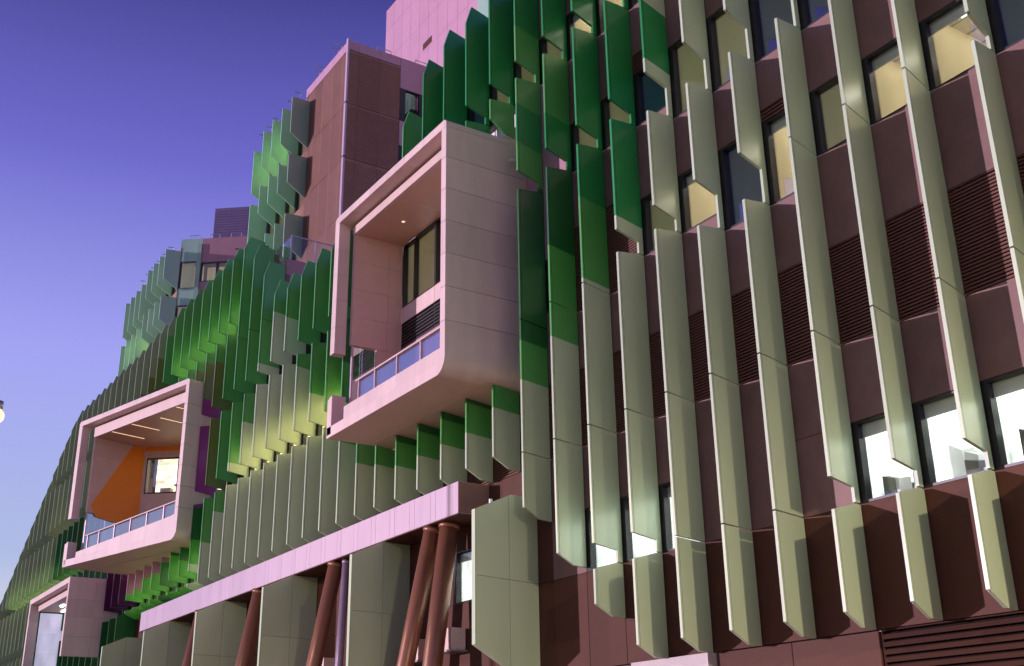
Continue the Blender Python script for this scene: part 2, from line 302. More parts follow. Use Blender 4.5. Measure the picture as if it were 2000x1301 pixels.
# ---- wall between the fins: panels, windows, louvres (bay i lies right of fin i)
CACHE = {}
def panel(x0, x1, z0, z1, m='wall', name='wall_panel', y0=None, t=0.22, parent=None):
    w_, h_ = x1-x0, z1-z0; key = ('p', round(w_, 3), round(h_, 3), m, t)
    if key not in CACHE:
        b = MB(); g = 0.006; e = 0.008
        b.hexa([(g, e), (g+e, 0), (w_-g-e, 0), (w_-g, e), (w_-g, t), (g, t)], g, h_-g, m)
        CACHE[key] = b.mesh(name, False)
    return link(name, CACHE[key], parent or wing, (x0, D if y0 is None else y0, z0+ZO))
def window(x0, x1, z0, z1, room='room_warm', y0=None, parent=None, mull=(), lamp=True, deep=2.6, furn=0, name='window', fl=.17):
    w_, h_ = x1-x0, z1-z0; Y = D if y0 is None else y0
    key = ('w', round(w_, 3), round(h_, 3), tuple(mull), fl)
    if key not in CACHE:
        b = MB(); f = 0.055; dp = 0.20
        b.box(0.006, fl, 0.012, dp, 0.006, h_-0.006, 'frame'); b.box(w_-f, w_-0.006, 0.012, dp, 0.006, h_-0.006, 'frame')
        b.box(fl, w_-f, 0.015, dp, 0.006, f, 'frame'); b.box(fl, w_-f, 0.015, dp, h_-f, h_-0.006, 'frame')
        for q in mull: b.box(q-0.03, q+0.03, 0.02, dp-.01, f, h_-f, 'frame')
        p = MB(); p.box(fl-0.01, w_-f+0.01, 0.115, 0.127, f-0.01, h_-f+0.01, 'glass')
        CACHE[key] = (b.mesh(name, False), p.mesh('pane', False))
    fo = link(name, CACHE[key][0], parent or wing, (x0, Y, z0+ZO)); link('pane', CACHE[key][1], fo)
    key = ('r', round(w_, 3), round(h_, 3), room, lamp, deep, fl)
    if key not in CACHE:
        r = MB(); a0, a1, c0, c1, d0, d1 = 0.03, w_-0.03, 0.21, deep, -0.5, h_+0.35
        wl = room
        r.face([(a0,c1,d0),(a1,c1,d0),(a1,c1,d1),(a0,c1,d1)], wl); r.face([(a0,c0,d0),(a0,c1,d0),(a0,c1,d1),(a0,c0,d1)], wl)
        r.face([(a1,c0,d0),(a1,c1,d0),(a1,c1,d1),(a1,c0,d1)], wl); r.face([(a0,c0,d0),(a1,c0,d0),(a1,c1,d0),(a0,c1,d0)], 'furn' if room == 'room_dark' else 'plaster')
        r.face([(a0,c0,d1),(a1,c0,d1),(a1,c1,d1),(a0,c1,d1)], 'plaster' if lamp else wl)
        r.face([(a0,c0,h_),(a1,c0,h_),(a1,c0,d1),(a0,c0,d1)], 'plaster'); r.face([(a0,c0,d0),(a1,c0,d0),(a1,c0,0),(a0,c0,0)], 'plaster')
        if lamp:
            for q in (0.7, 1.7): r.box(w_*.25, w_*.75, q, q+.3, d1-.05, d1-.02, 'lamp')
            for q in (.55, 1.1, 1.62, 2.15): r.box(a0, a1, q, q+.02, d1-.012, d1-.002, 'furn')
            r.box(w_*.5, w_*.515, c0, c1, d1-.011, d1-.001, 'furn'); r.box(w_*.62, w_*.72, c1-.5, c1-.38, d1-.25, d1-.02, 'steel'); r.box(w_*.12, w_*.34, c1-.06, c1-.02, h_*.45, h_*.95, 'conc'); r.box(w_*.40, w_*.43, c1-.05, c1-.01, d0, d1, 'steel'); r.box(w_*.5, w_*.86, c1-.35, c1-.02, h_*.30, h_*.52, 'conc'); r.box(fl, w_-.06, .15, .17, h_-.32, h_-.05, 'plaster')
        CACHE[key] = r.mesh('room', False)
    link('room', CACHE[key], fo)
    if furn:
        rn = random.Random(furn); q = MB()
        for k in range(9):
            cx = rn.uniform(.1, w_-.4); cy = rn.uniform(.4, 1.2); hh = rn.uniform(.3, .95)
            q.hexa([(cx, cy), (cx+.28, cy), (cx+.34, cy+.3), (cx+.05, cy+.34)], -.45, [hh, hh*.8, hh*.9, hh], 'furn' if k % 2 else 'white')
        q.box(w_*.15, w_*.9, 1.3, 1.9, .1, .16, 'steel'); q.tube((w_*.7, .9, -.4), (w_*.62, 1.0, 1.2), .025, 'steel', 8); q.hexa([(w_*.4,.9),(w_*.75,1.0),(w_*.72,1.3),(w_*.4,1.2)], 1.15, [1.25,1.4,1.35,1.22], 'furn')
        link('furniture', q.mesh('furniture', False), fo)
    return fo
def louvre(x0, x1, z0, z1, y0=None, parent=None, pitch=0.074, m='louvre'):
    w_, h_ = x1-x0, z1-z0; Y = D if y0 is None else y0; key = ('l', round(w_, 3), round(h_, 3), pitch, m)
    if key not in CACHE:
        b = MB(); b.box(0.006, 0.03, 0.004, .2, .006, h_-.006, m); b.box(w_-.03, w_-.006, .004, .2, .006, h_-.006, m); b.box(.03, w_-.03, .16, .2, .006, h_-.006, 'dark'); b.box(.03, w_-.03, .002, .15, h_-.03, h_-.006, m)
        s = MB(); n = max(1, int((h_-.06)/pitch)); pitch = (h_-.06)/n
        for k in range(n):
            z = .018 + k*pitch
            s.hexa([(.03, .005), (w_-.03, .005), (w_-.03, .09), (.03, .09)], [z, z, z+.03, z+.03], [z+pitch*.6, z+pitch*.6, z+pitch*.6+.03, z+pitch*.6+.03], m)
        CACHE[key] = (b.mesh('louvre', False), s.mesh('slats', False))
    o = link('louvre', CACHE[key][0], parent or wing, (x0, Y, z0+ZO)); q = link('slats', CACHE[key][1], o); q['kind'] = 'stuff'
    return o
def bayx(i): return FX(i)+DX-0.0375, FX(i+1)+DX-0.0375
LW = 'louvre'
bays = {
 3: [(2.46,4.86,'p'),(4.86,6.5,'room_white'),(6.5,8.16,'p'),(8.16,10.37,LW),(10.37,12.57,'p'),(12.57,14.22,'room_dark'),(14.22,15.87,'p'),(15.87,18.1,'room_dark'),(18.1,20.3,'p'),(20.3,22,'room_dark'),(22,24.7,'p')],
 2: [(2.46,4.86,'p'),(4.86,6.5,'room_white'),(6.5,8.16,'p'),(8.16,10.37,LW),(10.37,12.57,'p'),(12.57,14.22,'room_dark'),(14.22,15.87,'p'),(15.87,18.1,'room_dark'),(18.1,20.3,'p'),(20.3,22,'room_dark'),(22,24.7,'p')],
 1: [(2.46,4.86,'p'),(4.86,6.5,'room_white'),(6.5,8.16,'p'),(8.16,10.37,LW),(10.37,12.57,'p'),(12.57,14.22,'room_warm'),(14.22,15.87,'p'),(15.87,18.1,'room_dark'),(18.1,20.3,'p'),(20.3,22,'room_dark'),(22,24.7,'p')],
 0: [(2.46,4.86,'p'),(4.86,6.5,'room_white'),(6.5,8.16,'p'),(8.16,10.37,LW),(10.37,12.57,'p'),(12.57,14.22,'room_warm'),(14.22,15.87,'p'),(15.87,18.1,'room_dark'),(18.1,20.3,'p'),(20.3,22,'room_dark'),(22,24.7,'p')],
 -1: [(2.46,4.86,'p'),(4.86,6.5,'room_white'),(6.5,8.16,'p'),(8.16,10.37,LW),(10.37,12.57,'p'),(12.57,14.22,'room_dim'),(14.22,15.87,'p'),(15.87,18.1,'room_dark'),(18.1,20.3,'p'),(20.3,22,'room_dark'),(22,24.7,'p')],
 -2: [(2.46,4.86,'p'),(4.86,6.5,'p'),(6.5,8.16,'p'),(8.16,10.36,LW),(10.36,12.03,'p'),(12.03,14.22,'room_warm'),(14.22,14.56,LW),(14.56,15.87,'p'),(15.87,18.1,'room_dark'),(18.1,20.3,'p'),(20.3,22,'room_dark'),(22,24.7,'p')],
 -3: [(2.46,4.86,'p'),(4.86,8.16,'p'),(8.16,10.36,LW),(10.36,12.03,'p'),(12.03,14.23,'room_dark'),(14.23,15.88,'p'),(15.88,18.1,'room_dim'),(18.1,20.3,'p'),(20.3,22,'room_dark'),(22,24.7,'p')],
 -4: [(2.46,4.86,'p'),(4.86,8.16,'p'),(8.16,10.37,LW),(10.37,12.58,'p'),(12.58,14.23,'room_warm'),(14.23,15.9,'p'),(15.9,18.12,'room_dim'),(18.12,20.3,'p'),(20.3,22,'room_dim'),(22,24.7,'p')],
 -5: [(2.46,4.86,'p'),(4.86,6.5,'room_white'),(6.5,8.16,'p'),(8.16,10.37,LW),(10.37,12.58,'p'),(12.58,14.25,'room_dim'),(14.25,16.44,'p'),(16.44,18.12,'room_dark'),(18.12,18.73,LW),(18.73,20.3,'p'),(20.3,22,'room_dim'),(22,24.7,'p')],
 -6: [(2.46,4.86,'p'),(4.86,6.5,'room_white'),(6.5,8.16,'p'),(8.16,10.37,LW),(10.37,12.03,'p'),(12.03,14.66,LW),(14.66,16.44,'p'),(16.44,18.1,'room_dim'),(18.1,20.3,'p'),(20.3,22,'room_warm'),(22,24.7,'p')],
 -7: [(2.46,4.86,'p'),(4.86,6.5,'room_white'),(6.5,8.16,'p'),(8.16,10.37,LW),(10.37,12.03,'p'),(12.03,14.66,LW),(14.66,16.44,'p'),(16.44,18.1,'room_dim'),(18.1,20.3,'p'),(20.3,22,'room_warm'),(22,24.7,'p')],
 -8: [(2.46,4.86,'p'),(4.86,6.5,'p'),(6.5,8.16,'p'),(8.16,10.37,LW),(10.37,12.58,'p'),(12.58,14.25,'room_dim'),(14.25,16.44,'pl'),(16.44,18.1,'pl'),(18.1,20.3,'pl'),(20.3,22,'room_dim'),(22,24.7,'p')],
}
for i, rows in bays.items():
    xa, xb = bayx(i)
    for z0, z1, kd in rows:
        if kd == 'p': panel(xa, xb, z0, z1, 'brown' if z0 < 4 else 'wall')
        elif kd == 'pl': panel(xa, xb, z0, z1, 'wall_light')
        elif kd == LW: louvre(xa, xb, z0, z1)
        else: window(xa, xb, z0, z1, kd, furn=(5+i if kd == 'room_white' and i > -3 else 0), lamp=kd in ('room_warm', 'room_white'))
LIT = {}
for i in range(-24, -16): LIT[(i, 1)] = 'room_bright'
for i in range(-31, -24): LIT[(i, 3)] = 'room_green'
for i in range(-34, -26): LIT[(i, 0)] = 'room_green'
for i in range(-58, -43): LIT[(i, 1)] = 'room_green'
for i in range(-50, -45): LIT[(i, 2)] = 'room_warm'
for i in range(-10, -8): LIT[(i, 3)] = 'room_dim'
def roofz(i):
    if i >= -12: return 24.6
    if i >= -14: return 21.5
    if i >= -21: return 20.2
    if i == -22: return 21.0
    if i == -23: return 21.9
    if i == -24: return 23.5
    if i >= -47: return 24.6
    return tops.get(i, 12)+0.5
for i in range(-9, -63, -1):
    xa, xb = bayx(i); top = roofz(i)
    for k, (zs, zh, zn) in enumerate(((8.66,10.3,12.57),(12.57,14.2,16.44),(16.44,18.1,20.3),(20.3,22.0,24.6))):
        inb1 = -14 <= i <= -9 and k in (1, 2); inb2 = -35 <= i <= -27 and k in (1, 2); inb3 = -46 <= i <= -38 and k == 0
        if inb1 or inb2 or inb3: continue
        if zn-3.86 > top-.5: break
        if k == 0 and i > -27: louvre(xa, xb, zs-.5, zh); panel(xa, xb, zh, min(zn, top)); continue
        if zh > top-.2: panel(xa, xb, zs, top, 'wall'); continue
        rm = LIT.get((i, k), 'room_dark')
        window(xa, xb, zs, zh, rm, lamp=False, deep=1.4); panel(xa, xb, zh, min(zn, top), 'wall')
for i in range(-9, -62, -2):       # ground-floor wall left of the fins
    xa = FX(i-1)+DX-0.0375; xb = FX(i+1)+DX-0.0375
    for z0, z1 in ((-1.6, 2.46), (2.46, 4.86), (4.86, 8.16) if i != -11 else (6.45, 8.16)):
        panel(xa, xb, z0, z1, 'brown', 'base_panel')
    if i > -27: pass
    else: panel(xa, xb, 8.16, 8.66, 'brown', 'base_panel')
xa = FX(-12)+DX-0.0375
panel(xa, -30.68, 4.86, 6.45, 'brown', 'base_panel'); window(-30.68, FX(-10)+DX-.0375, 4.86, 6.45, 'room_white', lamp=True); 
# roof sheet behind the parapet
b = MB()
b.box(FX(-12)+DX, FX(4), D+.25, 30, 24.3, 24.55, 'conc'); b.box(FX(-21)+DX, FX(-12)+DX-.02, D+.25, 5.4, 19.9, 20.1, 'conc')
b.box(FX(-47)+DX, -47.2, D+.25, 5.4, 22.7, 22.9, 'conc'); b.build('roof', wing)
# base band, pink fascia and wide louvre at the right foot of the wing
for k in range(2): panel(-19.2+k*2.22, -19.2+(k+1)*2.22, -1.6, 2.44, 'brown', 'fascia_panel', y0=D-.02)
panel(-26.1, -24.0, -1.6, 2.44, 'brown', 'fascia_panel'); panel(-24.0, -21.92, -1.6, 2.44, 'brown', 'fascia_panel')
for zz0, zz1 in ((10.37, 12.57), (12.57, 14.5), (14.5, 16.44), (16.44, 18.7)): panel(-26.24, bayx(-9)[1], zz0, zz1, 'wall_light')
o = louvre(-14.72, -7.2, -1.6, 2.455, pitch=0.135, m='slat')
b = MB(); b.box(-21.9, -19.24, D-.25, D+.1, 1.75, 2.44, 'fascia'); b.box(-21.85, -19.3, D-.256, D-.25, 2.12, 2.14, 'frame'); b.build('fascia_sign', wing)

# ------------------------------------------------------------------ balcony boxes
def placer(A, e):
    n = (-e[1], e[0])
    return lambda s, t: (A[0]+e[0]*s+n[0]*t, A[1]+e[1]*s+n[1]*t)
def balcony(name, label, A, e, W, z0, z1, inner, zc, Yb, stub, frame_bottom, up0, up1, rail0, rail1, side_rows, win, louv, room):
    root = thing(name, label, 'balcony', group='projecting balcony boxes')
    at = placer(A, e)
    def slab(nm, s0, s1, t0, t1, za, zb, m, par=root):
        b = MB(); b.hexa([at(s0,t0), at(s1,t0), at(s1,t1), at(s0,t1)], za, zb, m); return b.build(nm, par)
    def depth(s, Y): return (Y - A[1] - e[1]*s)/e[0]
    TR = depth(W, D+.1); TL = depth(0, D+.1)
    # top slab with rounded front corners is split into panels along the front band
    n = max(4, int(W/1.15)); zt = z1-0.27
    for k in range(n):
        s0, s1 = .16+(W-.32)*k/n, .16+(W-.32)*(k+1)/n
        b = MB(); b.hexa([at(s0+.004,0), at(s1-.004,0), at(s1-.004,depth(s1,D+.1)), at(s0+.004,depth(s0,D+.1))], zt, z1, 'box'); b.build('top_panel', root)
    for sd in (0, 1):       # rounded top corners
        b = MB(); cx = .16 if sd == 0 else W-.16; pts = []
        for q in range(7):
            a = math.pi/2*q/6; pts.append((cx + (-1 if sd == 0 else 1)*.16*math.sin(a), z1-.16+.16*math.cos(a)))
        poly = pts + [(0 if sd == 0 else W, zt), (cx, zt)]
        F = [(*at(s, 0), z) for s, z in poly]; Bk = [(*at(s, TL if sd == 0 else TR), z) for s, z in poly]
        b.face(F, 'box'); b.face(Bk[::-1], 'box')
        for q in range(len(F)): j = (q+1) % len(F); b.face([F[q], F[j], Bk[j], Bk[q]], 'box')
        b.build('corner_panel', root)
    # inner lip and ceiling
    slab('ceiling_lip', inner-.1, W-.22, .5, .62, zc-.02, zt-.10, 'box')
    slab('ceiling', inner-.1, W-.22, .62, depth(W, Yb)+.02 if e[1] == 0 else 9.5, zc, zc+.05, 'ceiling')
    if louv:
        for s in (2.2, 5.2):
            slab('downlight', s, s+.09, 1.5, 1.59, zc-.012, zc-.002, 'ceiling_glow'); slab('ceiling_joint', s+1.4, s+1.412, .65, 2.4, zc-.004, zc-.001, 'plaster')
    else:
        for s, t0, t1 in ((8.65, .65, 1.1), (6.45, 1.1, 2.4), (4.4, .65, 2.3), (2.4, .65, 2.6)): slab('ceiling_light_or_slot', s, s+.022, t0, t1, zc-.015, zc-.002, 'ceiling_glow')  # pale ceiling slots given a glow, added to warm the ceiling
    # right side wall: panel rows down to the rounded foot
    rr = .5; zz = [z0+rr] + [z0+rr+(zt-z0-rr)*(k+1)/side_rows for k in range(side_rows)]
    for k in range(side_rows):
        slab('side_panel', W-.28, W, 0, TR, zz[k]+(.007 if k else 0), zz[k+1]-.007, 'box')
    b = MB(); m_ = 8; prof = [(W, z0+rr)] + [(W-rr+rr*math.cos(a), z0+rr-rr*math.sin(a)) for a in [math.pi/2*q/m_ for q in range(1, m_+1)]]
    prof += [(W-rr, z0+.25), (W-.28, z0+.25), (W-.28, z0+rr)]
    F = [(*at(s, 0), z) for s, z in prof]; Bk = [(*at(s, TR), z) for s, z in prof]
    b.face(F, 'box'); b.face(Bk[::-1], 'box')
    for q in range(len(F)): j = (q+1) % len(F); b.face([F[q], F[j], Bk[j], Bk[q]], 'box')
    b.build('foot_panel', root)
    # soffit slab
    b = MB(); b.hexa([at(.05,.02), at(W-rr,.02), at(W-rr,TR), at(.05,TL)], z0, z0+.25, 'box_in'); b.build('soffit', root)
    b = MB(); b.hexa([at(.5,1.55), at(W-.3,1.55), at(W-.3,1.63), at(.5,1.63)], z0-.015, z0-.002, 'box_in'); b.build('soffit_trim', root)
    # left frame, stub and inner left wall
    nf = 5
    for k in range(nf):
        za, zb = frame_bottom+(zt-frame_bottom)*k/nf, frame_bottom+(zt-frame_bottom)*(k+1)/nf
        slab('frame_panel', 0, .34, 0, .42, za+.003, zb-.003, 'box')
    b = MB(); b.hexa([at(0,0), at(.34,0), at(.34,.5), at(0,.5)], z0+.1, [stub-.12, stub, stub, stub-.02], 'box'); b.build('end_stub', root)
    TI = depth(inner, Yb)
    rows = 4
    for k in range(rows):
        za, zb = frame_bottom+.35+(zc-frame_bottom-.35)*k/rows, frame_bottom+.35+(zc-frame_bottom-.35)*(k+1)/rows
        for t0, t1 in ((.55, TI-.55), (TI-.55, TI)):
            slab('inner_panel', inner-.16, inner, t0+.003, t1-.003, za+.003, zb-.003, 'box_in')
    slab('inner_panel', inner-.16, inner, TI*.62, TI, z0+.25, frame_bottom+.345, 'box_in')
    slab('opening_frame', inner-.12, inner-.02, .60, .66, z0+.25, frame_bottom+.34, 'rail'); slab('opening_pane', inner-.08, inner-.065, .66, TI*.62, z0+.3, frame_bottom+.3, 'clear')
    slab('opening_post', inner-.3, inner-.22, TI*.45, TI*.45+.08, z0+.25, frame_bottom+.3, 'violet')
    # back wall in the facade plane
    xs = at(inner, TI)[0]; xe = at(W-.28, depth(W-.28, Yb))[0]
    zw0, zw1 = win
    nb = max(3, int(round((xe-xs)/(2.4 if louv else 3.4)))); ww = (xe-xs)/nb
    if not louv: nb = 0
    if zw1 < zc-.05:
        for k in range(nb): panel(xs+k*ww, xs+(k+1)*ww, zw1, zc, 'box_in', 'back_panel', y0=Yb, parent=root)
    for k in range(nb):
        window(xs+k*ww, xs+(k+1)*ww, zw0, zw1, room, y0=Yb, parent=root, mull=(ww*(.36 if louv else .86),), deep=3.2, lamp=False, fl=.055)
        if louv:
            panel(xs+k*ww, xs+(k+1)*ww, louv[1], zw0, 'box', 'back_panel', y0=Yb, parent=root)
            louvre(xs+k*ww, xs+(k+1)*ww, louv[0], louv[1], y0=Yb, parent=root, pitch=.12, m='frame')
            panel(xs+k*ww, xs+(k+1)*ww, z0+.25, louv[0], 'wall_light', 'back_panel', y0=Yb, parent=root)
        else: panel(xs+k*ww, xs+(k+1)*ww, z0+.25, zw0, 'box_in', 'back_panel', y0=Yb, parent=root)
    # front upstand panels and glass balustrade
    nu = n
    for k in range(nu):
        s0, s1 = .02+(W-rr-.02)*k/nu, .02+(W-rr-.02)*(k+1)/nu
        slab('band_panel', s0+.003, s1-.003, 0, .25, z0+.002, z0+.36, 'box')
        if s1 > 1.6:
            sa = max(s0, 1.3)
            h0 = up0+(up1-up0)*(sa/W); h1 = up0+(up1-up0)*(s1/W)
            b = MB(); b.hexa([at(sa+.003,.004), at(s1-.003,.004), at(s1-.003,.16), at(sa+.003,.16)], z0+.364, [h0,h1,h1,h0], 'box'); b.build('upstand_panel', root)
    b = MB(); h1 = up1; b.hexa([at(W-rr-.002,.004), at(W-.28,.004), at(W-.28,.16), at(W-rr-.002,.16)], z0+.25, h1, 'box'); b.build('upstand_panel', root)
    ps = [s for s in (2.25, 3.4, 4.9, 6.4, 7.9, 9.4) if s < W-.6]
    def hz(s, a, c): return a+(c-a)*s/W
    for k, s in enumerate(ps):
        b = MB(); b.hexa([at(s-.03,.05), at(s+.03,.05), at(s+.03,.15), at(s-.03,.15)], hz(s,up0,up1), hz(s,rail0,rail1), 'rail'); b.build('balustrade_post', root)
        e1 = ps[k+1] if k+1 < len(ps) else W-.3
        b = MB(); b.hexa([at(s+.05,.09), at(e1-.05,.09), at(e1-.05,.105), at(s+.05,.105)], [hz(s,up0,up1)+.04]*2+[hz(s,up0,up1)+.04]*2, [hz(s,rail0,rail1)-.05, hz(e1,rail0,rail1)-.05]*1+[hz(e1,rail0,rail1)-.05, hz(s,rail0,rail1)-.05], 'clear'); b.build('balustrade_pane', root)
    b = MB(); sa, sb = ps[0]-.2, W-.28
    b.hexa([at(sa,.03), at(sb,.03), at(sb,.17), at(sa,.17)], [hz(sa,rail0,rail1)]*1+[hz(sb,rail0,rail1)]*2+[hz(sa,rail0,rail1)], [hz(sa,rail0,rail1)+.05]+[hz(sb,rail0,rail1)+.05]*2+[hz(sa,rail0,rail1)+.05], 'box'); b.build('handrail', root)
    return root, at, depth
b1, at1, dp1 = balcony('balcony_box', 'large pale pink balcony box with louvre and glass balustrade, nearest of three', (-34.2, -1.75), (1, 0), 7.95, 10.55, 18.70, .5, 18.05, .7, 12.0, 13.5, 11.33, 11.33, 11.97, 11.97, 7, (15.58, 18.04), (14.04, 14.98), 'room_dim')
e2 = (.96670523, .25589256)
b2, at2, dp2 = balcony('balcony_box', 'angled pink balcony box with orange wall panel between green fins', (-63.75, -3.54), e2, 10.75, 10.60, 18.55, .85, 17.66, .55, 11.92, 13.15, 11.15, 11.80, 11.85, 12.45, 7, (15.0, 17.0), None, 'room_box')
# orange painted panel of the second box
at = at2; s = .853; poly = [(2.86,17.62),(3.58,17.62),(3.62,13.1),(2.0,13.2),(1.08,13.34),(.74,13.92)]
b = MB(); F = [(*at(s, t), z) for t, z in poly]; G = [(*at(s+.012, t), z) for t, z in poly]
b.face(F, 'orange'); b.face(G, 'orange')
for q in range(len(F)): j = (q+1) % len(F); b.face([F[q], F[j], G[j], G[q]], 'orange')
o = b.build('accent_panel', b2); o['label'] = 'orange angular wall panel'
evb = (.62773, .77843); atb = placer((-63.87, .17), evb)
def bslab(nm, s0, s1, z0, z1, m, t0=0, t1=.16, par=b2):
    b = MB(); b.hexa([atb(s0,t0), atb(s1,t0), atb(s1,t1), atb(s0,t1)], z0, z1, m); return b.build(nm, par)
o = bslab('accent_panel', .02, 9, 17.42, 17.655, 'orange'); o['label'] = 'orange strip above the window'
for k in range(4):
    s0 = .17+1.9*k; s1 = s0+1.9
    bslab('back_panel', s0, s1-.006, 17.03, 17.415, 'box_in'); bslab('back_panel', s0, s1-.006, 10.9, 14.97, 'box_in')
    b = MB()
    for q in ((s0, s0+.06, 14.98, 17.02), (s1-.07, s1-.002, 14.98, 17.02), (s0+.06, s1-.07, 14.98, 15.05), (s0+.06, s1-.07, 16.95, 17.02)): b.hexa([atb(q[0],.01), atb(q[1],.01), atb(q[1],.15), atb(q[0],.15)], q[2], q[3], 'frame')
    f_ = b.build('window', b2); bslab('pane', s0+.05, s1-.06, 15.04, 16.96, 'glass', .07, .08, f_)
    bslab('room', s0-.3, s1+.3, 14.2, 17.7, 'room_box', 2.2, 2.3, f_)
    bslab('shelf', s0+.9, s1-.2, 15.9, 15.95, 'furn', 1.9, 2.18, f_); bslab('cabinet', s0+.2, s0+.8, 14.6, 15.7, 'conc', 1.7, 2.15, f_); bslab('ceiling_lamp', s0+.3, s1-.3, 17.5, 17.55, 'lamp', .9, 1.1, f_)
bslab('back_panel', .02, .164, 10.9, 17.415, 'box_in')
# third box, low at the left
b3 = thing('balcony_box', 'dim pink framed box low at the far left with small ceiling lights', 'balcony', group='projecting balcony boxes')
xa, xb, yf, zt, zb = -79.65, -68.95, -1.95, 11.0, 3.0
for k in range(8): box('top_panel', b3, xa+k*(xb-xa)/8+.004, xa+(k+1)*(xb-xa)/8-.004, yf, D, zt-.3, zt, 'box')
zz = [6.62, 7.7, 8.8, 9.75, 10.7]
for k in range(4):
    for y0, y1 in ((yf, -.45), (-.444, D)): box('side_panel', b3, xb-.3, xb, y0, y1, zz[k]+.004, zz[k+1]-.004, 'box')
for k in range(7): box('frame_panel', b3, xa, xa+.35, yf, -1.4, zb+k*1.1, zb+(k+1)*1.1-.006, 'box')
box('ceiling_lip', b3, xa+.3, xb-.3, -1.5, -1.38, 10.25, 10.6, 'box'); box('ceiling', b3, xa+.3, xb-.3, -1.38, 3.0, 10.3, 10.36, 'ceiling')
for k in range(6): box('inner_panel', b3, xa+.35, xa+.5, -1.3, 3.0, 3.0+k*1.2, 3.0+(k+1)*1.2-.008, 'lilac_glow')  # inner and back walls glow themselves, standing in for lamplight on them
for k in range(5): box('back_panel', b3, xa+.5+k*1.98, xa+.5+(k+1)*1.98-.006, 3.0, 3.1, 3.0, 10.3, 'lilac_glow')
box('floor', b3, xa, xb, yf, 3.1, 2.7, 3.0, 'box')
for k in range(6): box('ceiling_light_or_slot', b3, -78.6+k*.32, -78.45+k*.32, -.2, -.05, 10.24, 10.29, 'lamp_violet')
for k in range(3): box('ceiling_light_or_slot', b3, -76.2+k*.32, -76.05+k*.32, -.8, -.65, 10.24, 10.29, 'lamp_violet')

# ------------------------------------------------------------------ pink transfer beam, raking columns, big blade walls
beam = thing('canopy_beam', 'long lavender pink panelled beam under the fins', 'beam')
nb = 24; xs, xe = -60.8, -28.52; wv = (xe-xs)/nb
for k in range(nb):
    x0 = xs+k*wv; x1 = x0+wv
    box('beam_panel', beam, x0+.008, x0+wv*.76-.006, 0.02, D-.02, 7.18, 8.12, 'beam'); box('beam_panel', beam, x0+wv*.76+.006, x1-.006, 0.02, D-.02, 7.18, 8.12, 'beam')
box('end_panel', beam, xe-.004, xe+.012, .03, D-.03, 7.19, 8.11, 'wall'); box('soffit_panel', beam, xs+.02, xe-.01, .04, D-.03, 7.15, 7.178, 'brown')
def column(top, dirv, r, m, label, name, grp):
    L_ = (top[2]+1.6)
    a = Vector(top); bt = a + Vector(dirv)*L_
    root = thing(name, label, 'column', group=grp)
    q = MB(); q.tube(a, bt, r, m, 28); q.build('shaft', root, True)
    q = MB(); q.tube(a+Vector(dirv)*.16, a+Vector(dirv)*.02, r*1.12, m, 28); q.build('collar', root, True)
    q = MB(); q.tube(bt, bt+Vector((0,0,.08)), r*1.35, 'steel', 28); q.build('base_plate', root, True)
    return root
g = 'columns under the pink beam'
column((-30.55, .32, 7.15), (-.18, -.12, -1), .26, 'copper', 'raking copper coloured column nearest the right end of the pink beam', 'raking_column', g)
column((-29.85, .50, 7.15), (-.02, -.12, -1), .29, 'copper', 'thick upright copper column at the right end of the pink beam', 'raking_column', g)
column((-37.5, .30, 7.15), (-.18, -.12, -1), .27, 'copper', 'raking copper column beside the slim violet post', 'raking_column', g)
column((-44.6, .22, 7.15), (-.18, -.12, -1), .27, 'copper', 'raking copper column between the third and fourth olive blades', 'raking_column', g)
column((-51.7, .22, 7.15), (-.18, -.12, -1), .27, 'copper', 'leftmost raking copper column, dim behind an olive blade', 'raking_column', g)
column((-36.85, .38, 7.15), (.0, -.04, -1), .14, 'violet', 'slim violet upright post beside a raking column', 'slim_post', g)
BN = ['big pale olive blade panel standing right of the pink beam, under the first fin', 'olive blade panel behind the two nearest copper columns', 'olive blade panel third from the right under the pink beam', 'olive blade panel fourth from the right under the pink beam', 'dim olive blade panel at the left end of the pink beam', 'dark olive blade panel beyond the left end of the pink beam']
